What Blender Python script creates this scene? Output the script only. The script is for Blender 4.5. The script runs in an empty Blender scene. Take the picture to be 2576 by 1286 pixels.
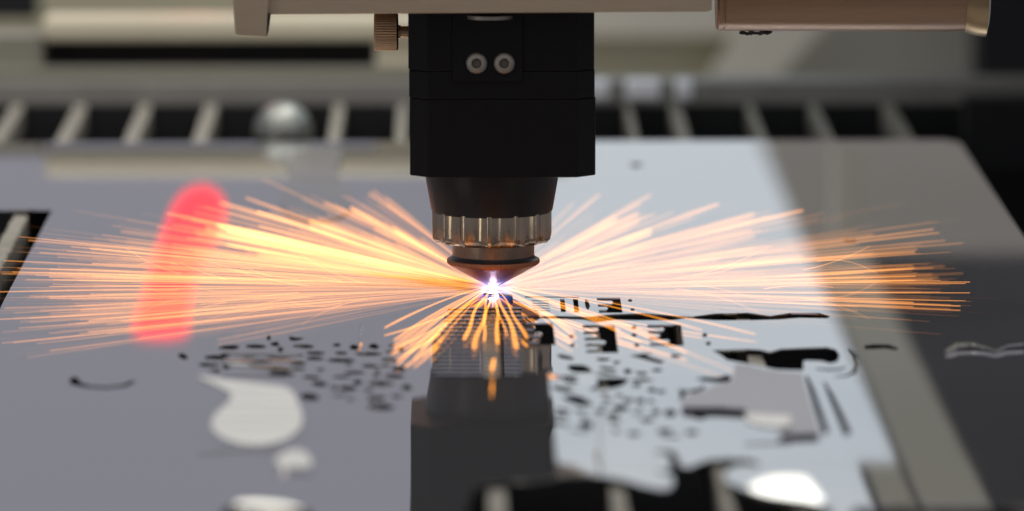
import bpy, bmesh, math, random
from mathutils import Vector, Matrix

# ------------------------------------------------------------------ camera
# picture coordinates used below are those of a 2576 x 1286 frame
W_, H_ = 2576.0, 1286.0
FPX = 14900.0
PITCH = math.radians(8.0)
YAW = math.radians(0.55)
DIST = 2.235
scene = bpy.context.scene
_f = Vector((math.sin(YAW) * math.cos(PITCH), math.cos(YAW) * math.cos(PITCH), -math.sin(PITCH)))
_r = Vector((math.cos(YAW), -math.sin(YAW), 0))
_u = _r.cross(_f)

def ray(x, y):
    return (_f * FPX + _r * (x - W_ / 2) - _u * (y - H_ / 2)).normalized()

CAM = -ray(1240, 726) * DIST            # the cutting spot is the origin
cam_data = bpy.data.cameras.new('camera')
cam_data.sensor_width = 36.0
cam_data.lens = 36.0 * FPX / W_
cam_data.clip_start = 0.05
cam_data.clip_end = 100
cam_data.dof.use_dof = True
cam_data.dof.focus_distance = DIST - 0.012
cam_data.dof.aperture_fstop = 7.1
cam = bpy.data.objects.new('camera', cam_data)
scene.collection.objects.link(cam)
cam.matrix_world = Matrix(((_r.x, _u.x, -_f.x, CAM.x), (_r.y, _u.y, -_f.y, CAM.y), (_r.z, _u.z, -_f.z, CAM.z), (0, 0, 0, 1)))
scene.camera = cam

# ------------------------------------------------------------------ light
world = bpy.data.worlds.new('World'); scene.world = world; world.use_nodes = True
bg = world.node_tree.nodes['Background']
bg.inputs['Color'].default_value = (0.885, 0.88, 1.0, 1)
bg.inputs['Strength'].default_value = 0.30

def area(name, x0, x1, y0, y1, z, radiance, col):
    """a rectangular area light facing down"""
    l = bpy.data.lights.new(name, 'AREA'); l.shape = 'RECTANGLE'
    l.size = x1 - x0; l.size_y = y1 - y0
    l.energy = radiance * math.pi * l.size * l.size_y
    l.color = col
    o = bpy.data.objects.new(name, l); scene.collection.objects.link(o)
    o.location = ((x0 + x1) / 2, (y0 + y1) / 2, z)
    return o
def over(x, y, H):
    """point at height H whose mirror image in the sheet (z=0) shows at picture place x, y"""
    d = ray(x, y); p = CAM + d * ((-H - CAM.z) / d.z); return Vector((p.x, p.y, H))
HC = 0.13                                # underside of the added canopy over the far half of the bed
e1 = (over(1920, 365, HC).x + over(2250, 1160, HC).x) / 2
e2 = (over(2275, 833, HC).x + over(2466, 1220, HC).x) / 2
yn, yf = over(2200, 1165, HC).y, over(1900, 300, HC).y
ym = over(2300, 628, HC).y
# long cool diffuser mirrored in the sheet; added olive fills brighten the strips beside it
area('diffuser_lamp', 0.005, e1, yn, yf, HC, 0.56, (0.79, 0.905, 1.0))
yb = over(2200, 1330, HC).y
area('near_diffuser_lamp', 0.005, 0.162, yb, yn - 0.001, HC, 0.56, (0.79, 0.905, 1.0))
area('near_olive_fill', 0.166, e1, yb, yn - 0.008, HC, 0.125, (1.0, 0.98, 0.76))
area('side_olive_fill', e1 + 0.003, e2, over(2200, 1330, HC).y, ym, HC, 0.125, (1.0, 0.98, 0.76))  # added fill; the strip panel alone mirrors too dark
area('overhead_fill', -1.2, 1.2, -1.6, 2.3, 1.25, 0.62, (1.0, 0.97, 0.90))  # added overhead softbox, mirrored by the tilted pieces
area('rear_fill', -0.62, 0.16, 0.25, 0.50, 0.60, 1.8, (1.0, 0.96, 0.86))  # added to brighten the structures behind the bed
area('offcut_glint_light', -0.02, 0.40, 0.58, 1.02, 1.10, 5.0, (0.95, 0.98, 1.0))  # added bright rectangle for the white offcut and ball to mirror

def strip(name, loc, target, sx, sy, radiance, col):
    o = area(name, 0, sx, 0, sy, 0, radiance, col); o.location = loc
    o.rotation_euler = (Vector(target) - Vector(loc)).to_track_quat('-Z', 'Y').to_euler()
strip('left_rib_highlight', (-0.95, -0.75, 0.22), (0, 0, 0.03), 0.16, 0.5, 3.0, (1.0, 0.90, 0.76))  # added strip for vertical highlights on the collar ribs
strip('right_rib_highlight', (0.75, -1.1, 0.25), (0, 0, 0.03), 0.07, 0.5, 2.4, (1.0, 0.96, 0.86))  # added opposite strip for the same highlights

scene.view_settings.view_transform = 'Standard'
scene.view_settings.look = 'None'
scene.view_settings.exposure = 0.0
scene.view_settings.gamma = 1.0
scene.render.engine = 'CYCLES'
scene.cycles.use_denoising = True
scene.cycles.transparent_max_bounces = 64
scene.cycles.max_bounces = 8
scene.cycles.sample_clamp_indirect = 6.0
scene.cycles.caustics_reflective = True

# ------------------------------------------------------------------ helpers
def plane_z(x, y, z=0.0):
    d = ray(x, y); return CAM + d * ((z - CAM.z) / d.z)

def plane_y(x, y, Y):
    d = ray(x, y); return CAM + d * ((Y - CAM.y) / d.y)

def mirror_y(x, y, Y):
    """point in the plane Y whose image in the sheet (z=0) shows at picture place x, y"""
    p = plane_y(x, y, Y); return Vector((p.x, p.y, -p.z))

def link(o, parent=None):
    scene.collection.objects.link(o)
    if parent is not None: o.parent = parent
    return o

def tag(o, label, cat, group=None, kind=None):
    if label: o['label'] = label
    if cat: o['category'] = cat
    if group: o['group'] = group
    if kind: o['kind'] = kind
    return o

def empty(name, loc=(0, 0, 0)):
    o = bpy.data.objects.new(name, None); o.empty_display_size = 0.01
    o.location = loc
    return link(o)

def mesh_obj(name, verts, faces, mat, parent=None, smooth=False, origin=None):
    me = bpy.data.meshes.new(name)
    off = Vector(origin) if origin is not None else Vector((0, 0, 0))
    me.from_pydata([tuple(Vector(v) - off) for v in verts], [], faces)
    me.update()
    if smooth:
        for p in me.polygons: p.use_smooth = True
    me.materials.append(mat)
    o = bpy.data.objects.new(name, me)
    link(o, parent)
    if parent is not None:
        o.location = off - parent.location
    else:
        o.location = off
    return o

def bm_obj(name, bm, mat, parent=None, smooth=False, origin=(0, 0, 0)):
    me = bpy.data.meshes.new(name)
    bmesh.ops.recalc_face_normals(bm, faces=bm.faces[:])
    bmesh.ops.translate(bm, verts=bm.verts[:], vec=-Vector(origin))
    bm.to_mesh(me); bm.free()
    if smooth:
        for p in me.polygons: p.use_smooth = True
    me.materials.append(mat)
    o = bpy.data.objects.new(name, me); link(o, parent)
    o.location = Vector(origin) - (parent.location if parent is not None else Vector((0, 0, 0)))
    return o

def box_bm(x0, x1, y0, y1, z0, z1, bevel=0.0, seg=2):
    bm = bmesh.new()
    vs = [bm.verts.new((x, y, z)) for x in (x0, x1) for y in (y0, y1) for z in (z0, z1)]
    for f in ((0, 1, 3, 2), (4, 6, 7, 5), (0, 4, 5, 1), (2, 3, 7, 6), (0, 2, 6, 4), (1, 5, 7, 3)):
        bm.faces.new([vs[i] for i in f])
    if bevel > 0:
        bmesh.ops.bevel(bm, geom=bm.edges[:], offset=bevel, segments=seg, affect='EDGES', profile=0.5)
    return bm

def box(name, x0, x1, y0, y1, z0, z1, mat, parent=None, bevel=0.0):
    return bm_obj(name, box_bm(x0, x1, y0, y1, z0, z1, bevel), mat, parent, origin=((x0 + x1) / 2, (y0 + y1) / 2, z0))

def face_box(name, xa, xb, ra, rb, Y, depth, mat, parent=None, bevel=0.0):
    """box whose front face (plane Y) covers the picture columns xa..xb and rows ra (upper)..rb (lower)"""
    a = plane_y(xa, ra, Y); b = plane_y(xb, rb, Y)
    return box(name, a.x, b.x, Y, Y + depth, b.z, a.z, mat, parent, bevel)

def prism(name, pts, y0, y1, mat, parent=None, bevel=0.0):
    """polygon in x,z extruded along y"""
    bm = bmesh.new()
    a = [bm.verts.new((p[0], y0, p[1])) for p in pts]; b = [bm.verts.new((p[0], y1, p[1])) for p in pts]
    n = len(pts)
    bm.faces.new(a); bm.faces.new(b[::-1])
    for i in range(n):
        bm.faces.new((a[i], b[i], b[(i + 1) % n], a[(i + 1) % n]))
    if bevel: bmesh.ops.bevel(bm, geom=bm.edges[:], offset=bevel, segments=2, affect='EDGES', profile=0.5)
    c = Vector((sum(p[0] for p in pts) / n, (y0 + y1) / 2, min(p[1] for p in pts)))
    return bm_obj(name, bm, mat, parent, origin=c)

def column(name, foot, z0, z1, mat, parent=None, bevel=0.0):
    """footprint in x,y extruded along z"""
    bm = bmesh.new()
    a = [bm.verts.new((p[0], p[1], z0)) for p in foot]; b = [bm.verts.new((p[0], p[1], z1)) for p in foot]
    n = len(foot)
    bm.faces.new(a[::-1]); bm.faces.new(b)
    for i in range(n): bm.faces.new((a[i], a[(i + 1) % n], b[(i + 1) % n], b[i]))
    if bevel: bmesh.ops.bevel(bm, geom=bm.edges[:], offset=bevel, segments=2, affect='EDGES', profile=0.5)
    return bm_obj(name, bm, mat, parent, origin=(sum(p[0] for p in foot) / n, sum(p[1] for p in foot) / n, z0))

def lathe(name, prof, mat, parent=None, n=64, cx=0.0, cy=0.0, axis='Z', rad=None, smooth=True, caps=True, sharp=35):
    """prof: list of (r, h); rad(r, h, ang) may modulate the radius"""
    bm = bmesh.new(); rings = []
    for r, h in prof:
        ring = []
        for k in range(n):
            a = 2 * math.pi * k / n
            rr = rad(r, h, a) if rad else r
            c, s = math.cos(a) * rr, math.sin(a) * rr
            if axis == 'Z': v = (cx + c, cy + s, h)
            elif axis == 'X': v = (h, cx + c, cy + s)
            else: v = (cx + c, h, cy + s)
            ring.append(bm.verts.new(v))
        rings.append(ring)
    for i in range(len(rings) - 1):
        for k in range(n):
            bm.faces.new((rings[i][k], rings[i][(k + 1) % n], rings[i + 1][(k + 1) % n], rings[i + 1][k]))
    if caps:
        bm.faces.new(rings[0][::-1]); bm.faces.new(rings[-1])
    hs = [h for r, h in prof]
    o0 = (cx, cy, min(hs)) if axis == 'Z' else ((min(hs), cx, cy) if axis == 'X' else (cx, min(hs), cy))
    o = bm_obj(name, bm, mat, parent, smooth=smooth, origin=o0)
    if smooth:
        try: o.data.set_sharp_from_angle(angle=math.radians(sharp))
        except Exception: pass
    return o

# ------------------------------------------------------------------ materials
def new_mat(name):
    m = bpy.data.materials.new(name); m.use_nodes = True
    return m, m.node_tree, m.node_tree.nodes['Principled BSDF']

def surf(name, col, rough=0.5, metal=0.0, var=0.12, scale=60.0, bump=0.0, stretch=(1, 1, 1), rvar=0.1, aniso=0.0, spec=0.5):
    m, nt, b = new_mat(name)
    N = nt.nodes; L = nt.links
    tc = N.new('ShaderNodeTexCoord'); mp = N.new('ShaderNodeMapping'); mp.inputs['Scale'].default_value = stretch
    L.new(tc.outputs['Object'], mp.inputs['Vector'])
    nz = N.new('ShaderNodeTexNoise'); nz.inputs['Scale'].default_value = scale; nz.inputs['Detail'].default_value = 6
    L.new(mp.outputs[0], nz.inputs['Vector'])
    mx = N.new('ShaderNodeMix'); mx.data_type = 'RGBA'
    mx.inputs['A'].default_value = tuple(c * (1 - var) for c in col) + (1,)
    mx.inputs['B'].default_value = tuple(min(1, c * (1 + var)) for c in col) + (1,)
    L.new(nz.outputs['Fac'], mx.inputs['Factor']); L.new(mx.outputs['Result'], b.inputs['Base Color'])
    mr = N.new('ShaderNodeMapRange'); mr.inputs['To Min'].default_value = max(0.02, rough - rvar); mr.inputs['To Max'].default_value = min(1, rough + rvar)
    L.new(nz.outputs['Fac'], mr.inputs['Value']); L.new(mr.outputs[0], b.inputs['Roughness'])
    b.inputs['Metallic'].default_value = metal
    b.inputs['Anisotropic'].default_value = aniso
    b.inputs['Specular IOR Level'].default_value = spec
    if bump > 0:
        bp = N.new('ShaderNodeBump'); bp.inputs['Strength'].default_value = bump; bp.inputs['Distance'].default_value = 0.0005
        L.new(nz.outputs['Fac'], bp.inputs['Height']); L.new(bp.outputs[0], b.inputs['Normal'])
    return m

def steel_sheet_mat(name, base=(0.66, 0.66, 0.69), rough=0.015, v0=0.86, v1=1.10, fine=520):
    """brushed stainless: fine grooves along x, faint wide waviness"""
    m, nt, b = new_mat(name); N = nt.nodes; L = nt.links
    b.inputs['Metallic'].default_value = 0.915
    tc = N.new('ShaderNodeTexCoord')
    mp = N.new('ShaderNodeMapping'); mp.inputs['Scale'].default_value = (6, fine, 1)
    L.new(tc.outputs['Object'], mp.inputs['Vector'])
    n1 = N.new('ShaderNodeTexNoise'); n1.inputs['Scale'].default_value = 1.0; n1.inputs['Detail'].default_value = 8; n1.inputs['Roughness'].default_value = 0.7
    L.new(mp.outputs[0], n1.inputs['Vector'])
    n2 = N.new('ShaderNodeTexNoise'); n2.inputs['Scale'].default_value = 7.0; n2.inputs['Detail'].default_value = 2
    L.new(tc.outputs['Object'], n2.inputs['Vector'])
    mx = N.new('ShaderNodeMix'); mx.data_type = 'RGBA'
    mx.inputs['A'].default_value = tuple(c * v0 for c in base) + (1,); mx.inputs['B'].default_value = tuple(min(1, c * v1) for c in base) + (1,)
    L.new(n1.outputs['Fac'], mx.inputs['Factor']); L.new(mx.outputs['Result'], b.inputs['Base Color'])
    mr = N.new('ShaderNodeMapRange'); mr.inputs['To Min'].default_value = rough * 0.6; mr.inputs['To Max'].default_value = rough * 2.6; mr.inputs['From Min'].default_value = 0.42; mr.inputs['From Max'].default_value = 0.72
    L.new(n2.outputs['Fac'], mr.inputs['Value']); L.new(mr.outputs[0], b.inputs['Roughness'])
    ad = N.new('ShaderNodeMath'); ad.operation = 'MULTIPLY_ADD'; ad.inputs[1].default_value = 14.0
    L.new(n2.outputs['Fac'], ad.inputs[0]); L.new(n1.outputs['Fac'], ad.inputs[2])
    bp = N.new('ShaderNodeBump'); bp.inputs['Strength'].default_value = 0.06; bp.inputs['Distance'].default_value = 0.00006
    L.new(ad.outputs[0], bp.inputs['Height']); L.new(bp.outputs[0], b.inputs['Normal'])
    return m

def glow_mat(name, c0, c1, strength):
    """hot glowing filament: light adds to what is behind it; colour cools along the streak"""
    m = bpy.data.materials.new(name); m.use_nodes = True
    nt = m.node_tree; N = nt.nodes; L = nt.links
    N.remove(N['Principled BSDF'])
    at = N.new('ShaderNodeAttribute'); at.attribute_name = 'heat'
    ag = N.new('ShaderNodeAttribute'); ag.attribute_name = 'gain'
    mx = N.new('ShaderNodeMix'); mx.data_type = 'RGBA'
    mx.inputs['A'].default_value = c0 + (1,); mx.inputs['B'].default_value = c1 + (1,)
    L.new(at.outputs['Fac'], mx.inputs['Factor'])
    ml = N.new('ShaderNodeMath'); ml.operation = 'MULTIPLY'; ml.inputs[1].default_value = strength
    L.new(ag.outputs['Fac'], ml.inputs[0])
    em = N.new('ShaderNodeEmission'); L.new(mx.outputs['Result'], em.inputs['Color']); L.new(ml.outputs[0], em.inputs['Strength'])
    tr = N.new('ShaderNodeBsdfTransparent')
    ad = N.new('ShaderNodeAddShader'); L.new(em.outputs[0], ad.inputs[0]); L.new(tr.outputs[0], ad.inputs[1])
    L.new(ad.outputs[0], N['Material Output'].inputs['Surface'])
    return m

M = {}
M['sheet'] = steel_sheet_mat('brushed_steel')
M['scrap'] = steel_sheet_mat('bright_scrap_steel', (0.58, 0.58, 0.55), 0.12, 0.45, 1.6, 240)
M['plate_grey'] = surf('reflected_grey', (0.34, 0.34, 0.37), 0.55, 0.3, 0.1, 60, 0.05, (1, 12, 1))  # matt grey stands for what the loose plate would reflect
M['cut_edge'] = surf('oxidised_cut_edge', (0.05, 0.042, 0.036), 0.6, 0.5, 0.4, 700, 0.3)
M['black'] = surf('black_anodised', (0.0045, 0.004, 0.0042), 0.5, 0.0, 0.3, 200, 0.12, spec=0.14)
M['black2'] = surf('black_anodised_cone', (0.010, 0.008, 0.0075), 0.42, 0.0, 0.2, 300, 0.05, spec=0.3)
M['collar'] = surf('turned_steel', (0.34, 0.27, 0.195), 0.17, 1.0, 0.3, 420, 0.25, (1, 1, 0.1))
M['neck'] = surf('dull_steel', (0.22, 0.165, 0.125), 0.42, 1.0, 0.25, 700, 0.15, (1, 1, 1))
M['copper'] = surf('worn_copper', (0.36, 0.145, 0.08), 0.42, 1.0, 0.3, 800, 0.15)
M['groove'] = surf('groove_black', (0.02, 0.02, 0.025), 0.3)
M['brass'] = surf('knurled_brass', (0.36, 0.25, 0.15), 0.42, 1.0, 0.2, 400, 0.1)
M['screw'] = surf('screw_steel', (0.26, 0.245, 0.215), 0.5, 1.0, 0.2, 900, 0.15)
M['socket'] = surf('socket_dark', (0.10, 0.075, 0.06), 0.6)
M['plate'] = surf('aluminium_plate', (0.36, 0.285, 0.195), 0.45, 0.35, 0.10, 90, 0.08, (1, 8, 8))
M['cyl'] = surf('copper_brown_tube', (0.24, 0.145, 0.08), 0.38, 0.35, 0.15, 120, 0.05, (0.5, 6, 6))
M['bracket'] = surf('brass_bracket', (0.26, 0.19, 0.10), 0.35, 0.8)
M['grime'] = surf('dark_grime', (0.03, 0.028, 0.025), 0.8, 0, 0.4, 900, 0.6)
M['slat'] = surf('worn_slat_steel', (0.25, 0.235, 0.20), 0.6, 0.2, 0.4, 120, 0.4)
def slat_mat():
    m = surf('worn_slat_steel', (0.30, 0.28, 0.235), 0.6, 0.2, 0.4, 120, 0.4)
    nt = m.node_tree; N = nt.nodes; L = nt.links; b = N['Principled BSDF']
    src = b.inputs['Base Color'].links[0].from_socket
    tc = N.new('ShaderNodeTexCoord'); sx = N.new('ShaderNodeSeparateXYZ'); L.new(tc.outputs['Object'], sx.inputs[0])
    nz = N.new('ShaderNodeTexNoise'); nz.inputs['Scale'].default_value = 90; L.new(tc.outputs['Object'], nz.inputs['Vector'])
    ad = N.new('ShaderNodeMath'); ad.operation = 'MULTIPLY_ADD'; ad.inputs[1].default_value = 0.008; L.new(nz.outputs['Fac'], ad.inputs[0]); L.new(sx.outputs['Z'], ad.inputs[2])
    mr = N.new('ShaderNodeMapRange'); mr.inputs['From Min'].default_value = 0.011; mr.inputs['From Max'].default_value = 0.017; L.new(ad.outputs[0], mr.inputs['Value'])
    mx = N.new('ShaderNodeMix'); mx.data_type = 'RGBA'; mx.inputs['A'].default_value = (0.012, 0.011, 0.010, 1)  # sooty below; rear light on the tops put into the paler band
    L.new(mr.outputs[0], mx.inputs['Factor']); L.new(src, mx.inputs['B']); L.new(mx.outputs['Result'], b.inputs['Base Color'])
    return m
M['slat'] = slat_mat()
M['tray'] = surf('sooty_tray', (0.006, 0.006, 0.007), 0.9)
M['rail'] = surf('grey_rail', (0.27, 0.26, 0.24), 0.6, 0.0, 0.25, 40, 0.1)
M['cream'] = surf('cream_paint', (0.72, 0.66, 0.49), 0.5, 0.0, 0.06, 20)
M['olive'] = surf('olive_paint', (0.46, 0.43, 0.28), 0.55, 0.0, 0.08, 20)
M['grey_olive'] = surf('grey_olive_paint', (0.27, 0.26, 0.21), 0.55, 0.0, 0.08, 20)
M['pale'] = surf('pale_paint', (0.84, 0.78, 0.62), 0.5, 0.0, 0.05, 20)
M['white'] = surf('white_glint', (0.9, 0.9, 0.93), 0.3, 0.0, 0.03, 20)  # bright reflection on the small blocks put into their colour
M['tan'] = surf('tan_paint', (0.74, 0.68, 0.50), 0.5, 0.0, 0.06, 20)
M['side_tan'] = surf('dull_tan_paint', (0.46, 0.44, 0.36), 0.5, 0.0, 0.06, 20)
M['void'] = surf('matt_black', (0.008, 0.008, 0.009), 0.8)
M['ball'] = surf('polished_ball', (0.36, 0.37, 0.34), 0.42, 1.0, 0.05, 50)

# ------------------------------------------------------------------ cutting bed
random.seed(4)
bed = empty('cutting_bed', (0, 0, -0.14))
tag(bed, 'dark slatted cutting bed carrying the steel sheet', 'machine bed')
Y_END = 0.625
def slat(X, y0, y1, zt, dep):
    """upright toothed strip along y"""
    n = int((y1 - y0) / 0.012); pts = []
    for i in range(n):
        ya = y0 + (y1 - y0) * i / n; yb = y0 + (y1 - y0) * (i + 0.5) / n
        pts += [(ya, zt - random.uniform(0.0002, 0.001)), (yb, zt - random.uniform(0.003, 0.0045))]
    pts.append((y1, zt))
    top = pts; th = random.uniform(0.0014, 0.0030)
    v = []; f = []
    for s in (-th, th):
        for (y, z) in top: v.append((X + s, y, z))
        for (y, z) in top: v.append((X + s, y, zt - dep))
    m = len(top)
    for i in range(m - 1):
        f.append((i, i + 1, m + i + 1, m + i))
        f.append((2 * m + i, 3 * m + i, 3 * m + i + 1, 2 * m + i + 1))
        f.append((i, 2 * m + i, 2 * m + i + 1, i + 1))
    f.append((0, m, 3 * m, 2 * m)); f.append((m - 1, 3 * m - 1, 4 * m - 1, 2 * m - 1)[::-1])
    return mesh_obj('slat', v, f, M['slat'], bed, origin=(X, (y0 + y1) / 2, zt - dep))
slat_cols = [15, 178, 345, 515, 690, 845, 1010, 1213, 1413, 1590, 1712, 1905, 2068, 2262]
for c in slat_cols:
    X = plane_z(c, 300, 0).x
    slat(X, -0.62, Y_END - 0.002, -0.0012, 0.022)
box('tray', -0.75, 0.75, -0.75, Y_END - 0.003, -0.145, -0.14, M['tray'], bed)
face_box('end_rail', -300, 2900, 208, 264, Y_END, 0.03, M['rail'], bed, 0.001)
face_box('void_sheet', -300, 2900, 267, 1500, Y_END, 0.02, M['void'], bed)  # black sheet standing for the dark void under the grid

# ------------------------------------------------------------------ steel sheet
def r6(x, y): return (x * 0.4166, 805 + y * 0.4166)
def r7(x, y): return (1006.2 + x * 0.313, 670.8 + y * 0.313)
def r8(x, y): return (1542.9 + x * 0.4783, 670.8 + y * 0.4783)
def r9(x, y): return (1274.5 + x * 0.33854, 939.1 + y * 0.33854)

def smooth_loop(p, k=4):
    """Catmull-Rom through the closed polygon"""
    out = []; n = len(p)
    for i in range(n):
        a, b, c, d = [Vector(p[(i + j - 1) % n]) for j in range(4)]
        for s in range(k):
            t = s / k
            out.append(tuple(0.5 * ((2 * b) + (c - a) * t + (2 * a - 5 * b + 4 * c - d) * t * t + (3 * b - a - 3 * c + d) * t ** 3)))
    return out

def ell(cx, cy, rx, ry, n=14, ang=0.0):
    out = []
    for i in range(n):
        a = 2 * math.pi * i / n
        x, y = rx * math.cos(a), ry * math.sin(a)
        out.append((cx + x + ang * y, cy + y))
    return out

def comb(x0, x1, y0, y1, nf, lean, reach):
    """dark letter block with pale fingers entering from one side"""
    h = (y1 - y0) / (2 * nf + 1)
    def P(x, y): return (x + (y - y0) * lean, y)
    pts = [P(x0, y0), P(x1, y0), P(x1, y1), P(x0, y1)]
    for k in range(nf, 0, -1):
        ya, yb = y0 + h * (2 * k - 1), y0 + h * (2 * k)
        xt = x0 + (x1 - x0) * reach * (0.85 + 0.25 * math.sin(k * 2.3 + x0))
        pts += [P(x0, yb), P(xt - 4, yb), P(xt, (ya + yb) / 2), P(xt - 4, ya), P(x0, ya)]
    return pts

def stroke(path, w):
    """thick line as closed polygon; w: width(s) in picture rows"""
    n = len(path); L_, R_ = [], []
    for i, (x, y) in enumerate(path):
        a = Vector(path[max(0, i - 1)]); b = Vector(path[min(n - 1, i + 1)])
        d = (b - a).normalized(); nn = Vector((-d.y, d.x))
        ww = w[i] if isinstance(w, (list, tuple)) else w
        L_.append((x + nn.x * ww / 2, y + nn.y * ww / 2)); R_.append((x - nn.x * ww / 2, y - nn.y * ww / 2))
    return L_ + R_[::-1]

holes = []
# rectangular opening at the far side
holes.append([(-260, 529), (132, 527), (12, 752), (-60, 900), (-460, 900)])
# fine slots and letters beside the nozzle
holes.append([(1320, 746), (1457, 747), (1457, 749), (1320, 748.5)])
for k in range(5):
    y = 756 + k * 6.2
    holes.append([(1338 + k, y), (1380 + k, y), (1380 + k, y + 1.8), (1338 + k, y + 1.8)])
holes.append([(1408, 752), (1420, 752), (1424, 785), (1411, 785)])
holes.append([(1441, 752), (1454, 753), (1457, 786), (1445, 786)])
holes.append([(1473, 752), (1480, 759), (1484, 769), (1482, 777), (1478, 780), (1473, 772), (1471, 762)])
holes.append(comb(1501, 1560, 749, 787, 2, 0.16, 0.62))
holes.append(ell(1585, 756, 5.5, 4)); holes.append(ell(1591, 779, 5.5, 4))
# long scalloped band
top = [(1312, 796), (1400, 795), (1482, 797), (1540, 791), (1620, 788), (1695, 794), (1738, 797), (1800, 789), (1880, 787), (1938, 795), (1990, 787), (2060, 787), (2090, 796)]
bot = [(2080, 801), (2010, 800), (1960, 804), (1890, 806), (1800, 806), (1725, 801), (1690, 806), (1600, 806), (1545, 805), (1500, 812), (1470, 805), (1400, 802), (1312, 801)]
holes.append(top + bot)
holes.append(comb(1322, 1390, 812, 868, 3, 0.14, 0.55))
holes.append(comb(1465, 1546, 818, 888, 4, 0.14, 0.6))
holes.append(comb(1628, 1713, 817, 870, 3, 0.14, 0.55))
for (x, y) in ((1438, 846), (1440, 868), (1595, 824), (1595, 843), (1602, 868), (1773, 843), (1782, 864)):
    holes.append(ell(x, y, 6.5, 5))
holes.append([r7(*p) for p in ((1840, 715), (2050, 690), (1975, 712), (2130, 762), (2090, 782), (1960, 745))])
for p in (((1265, 705), (1330, 712), (1395, 735), (1380, 750), (1290, 735)), ((1350, 795), (1480, 793), (1545, 845), (1450, 852), (1375, 840)),
          ((1590, 903), (1830, 900), (1775, 962), (1640, 988), (1520, 995), (1590, 950)), ((1900, 845), (1985, 850), (1970, 872), (1905, 865)),
          ((2180, 705), (2255, 712), (2245, 730), (2190, 728)), ((1310, 1080), (1390, 1055), (1470, 1065), (1550, 1120), (1450, 1130), (1340, 1105)),
          ((1710, 1120), (1780, 1112), (1850, 1140), (1760, 1165)), ((1800, 1055), (1880, 1065), (1850, 1090), (1800, 1085)),
          ((1880, 940), (1940, 945), (1920, 968), (1870, 965)), ((2000, 1070), (2050, 1075), (2030, 1095), (1990, 1090)),
          ((2140, 1150), (2220, 1160), (2200, 1205), (2130, 1195)), ((1610, 800), (1740, 818), (1700, 832), (1620, 822))):
    holes.append(smooth_loop([r7(*q) for q in p], 3))
for (x, y, rx, ry) in ((590, 395, 60, 38), (945, 450, 55, 22), (1175, 432, 65, 26), (1375, 440, 55, 24), (1045, 345, 60, 22), (800, 355, 55, 20), (1435, 325, 55, 25), (690, 290, 35, 26)):
    a, b = r9(x, y); holes.append(ell(a, b, rx * 0.3, ry * 0.28))
# hooked black figure
fig = [(520, 440), (700, 434), (770, 437), (825, 450), (880, 433), (1000, 428), (1125, 424), (1172, 438), (1192, 468), (1178, 500), (1140, 510), (1095, 497), (1010, 494),
       (1000, 500), (1000, 546), (930, 545), (860, 542), (800, 530), (700, 510), (600, 492), (560, 462)]
holes.append([r8(*p) for p in fig])
holes.append(stroke([r8(*p) for p in ((1240, 432), (1272, 465), (1287, 510), (1272, 552), (1225, 575), (1160, 578))], [5, 10, 12, 10, 5, 2]))
holes.append(stroke([r8(*p) for p in ((1065, 538), (1130, 543), (1195, 540), (1225, 528))], [3, 5, 5, 3]))
holes.append(stroke([r8(*p) for p in ((1015, 575), (1040, 640), (1080, 760), (1120, 878))], [6, 12, 15, 16]))
holes.append(stroke([r8(*p) for p in ((1108, 605), (1140, 670), (1190, 780), (1235, 885))], [4, 12, 16, 18]))
holes.append([r8(*p) for p in ((1320, 414), (1380, 408), (1450, 410), (1500, 430), (1490, 440), (1430, 430), (1370, 434), (1322, 434))])
# leaf bumps
holes.append([r8(*p) for p in ((430, 590), (480, 582), (540, 585), (600, 570), (625, 585), (610, 606), (540, 610), (470, 602))])
holes.append([r8(*p) for p in ((340, 645), (400, 652), (450, 640), (478, 622), (482, 640), (440, 662), (380, 664), (370, 690), (345, 700), (352, 668))])
# big opening at the near edge
near = [(1195, 1222), (1250, 1213), (1292, 1210)] + [r9(*p) for p in ((180, 805), (350, 780), (560, 765), (740, 770), (860, 790), (1000, 835), (1120, 858), (1205, 858), (1240, 820), (1235, 760), (1120, 742),
       (1115, 728), (1210, 725), (1215, 640), (1195, 600), (1080, 590), (1150, 570), (1240, 575), (1275, 630), (1290, 690), (1360, 700), (1420, 672), (1500, 645), (1650, 632), (1790, 640), (1870, 662), (1890, 690),
       (1760, 680), (1660, 700), (1625, 740), (1625, 800), (1760, 860), (1900, 910), (2100, 945), (2200, 960), (2340, 970), (2420, 1040))] + [(2090, 1330), (1160, 1330)]
holes.append(near)
# opening peeping in at the near edge beside the tilted scrap
holes.append([(560, 1290), (585, 1268), (640, 1264), (720, 1268), (770, 1284), (820, 1330), (540, 1330)])
# spatter-shaped pin holes and the curved mark
a = [r6(*p) for p in ((425, 350), (450, 343), (475, 352), (482, 375), (540, 396), (640, 402), (735, 392), (800, 365), (822, 372), (760, 404), (640, 416), (530, 410), (465, 398), (432, 392), (418, 372))]
holes.append(a)
for (x, y, rx, ry) in ((1105, 220, 24, 17), (1262, 271, 60, 11), (1300, 308, 32, 10), (1545, 160, 58, 11), (1832, 160, 60, 11), (1488, 198, 62, 6), (1690, 223, 76, 11), (1905, 200, 54, 9), (1575, 250, 70, 8),
                       (1800, 262, 48, 10), (2060, 200, 36, 9), (2225, 205, 76, 10), (2060, 244, 78, 11), (2350, 242, 46, 10), (2235, 278, 48, 9), (1790, 298, 50, 9), (1700, 330, 75, 11), (1880, 346, 50, 9),
                       (2140, 318, 60, 9), (2380, 340, 55, 12), (1930, 386, 44, 14), (2100, 414, 50, 14), (2300, 385, 70, 14), (1870, 465, 52, 20), (2300, 525, 75, 18)):
    p, q = r6(x, y); holes.append(ell(p, q, rx * 0.4166 * 1.1, ry * 0.4166 * 1.15, 12, 0.6))
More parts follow.
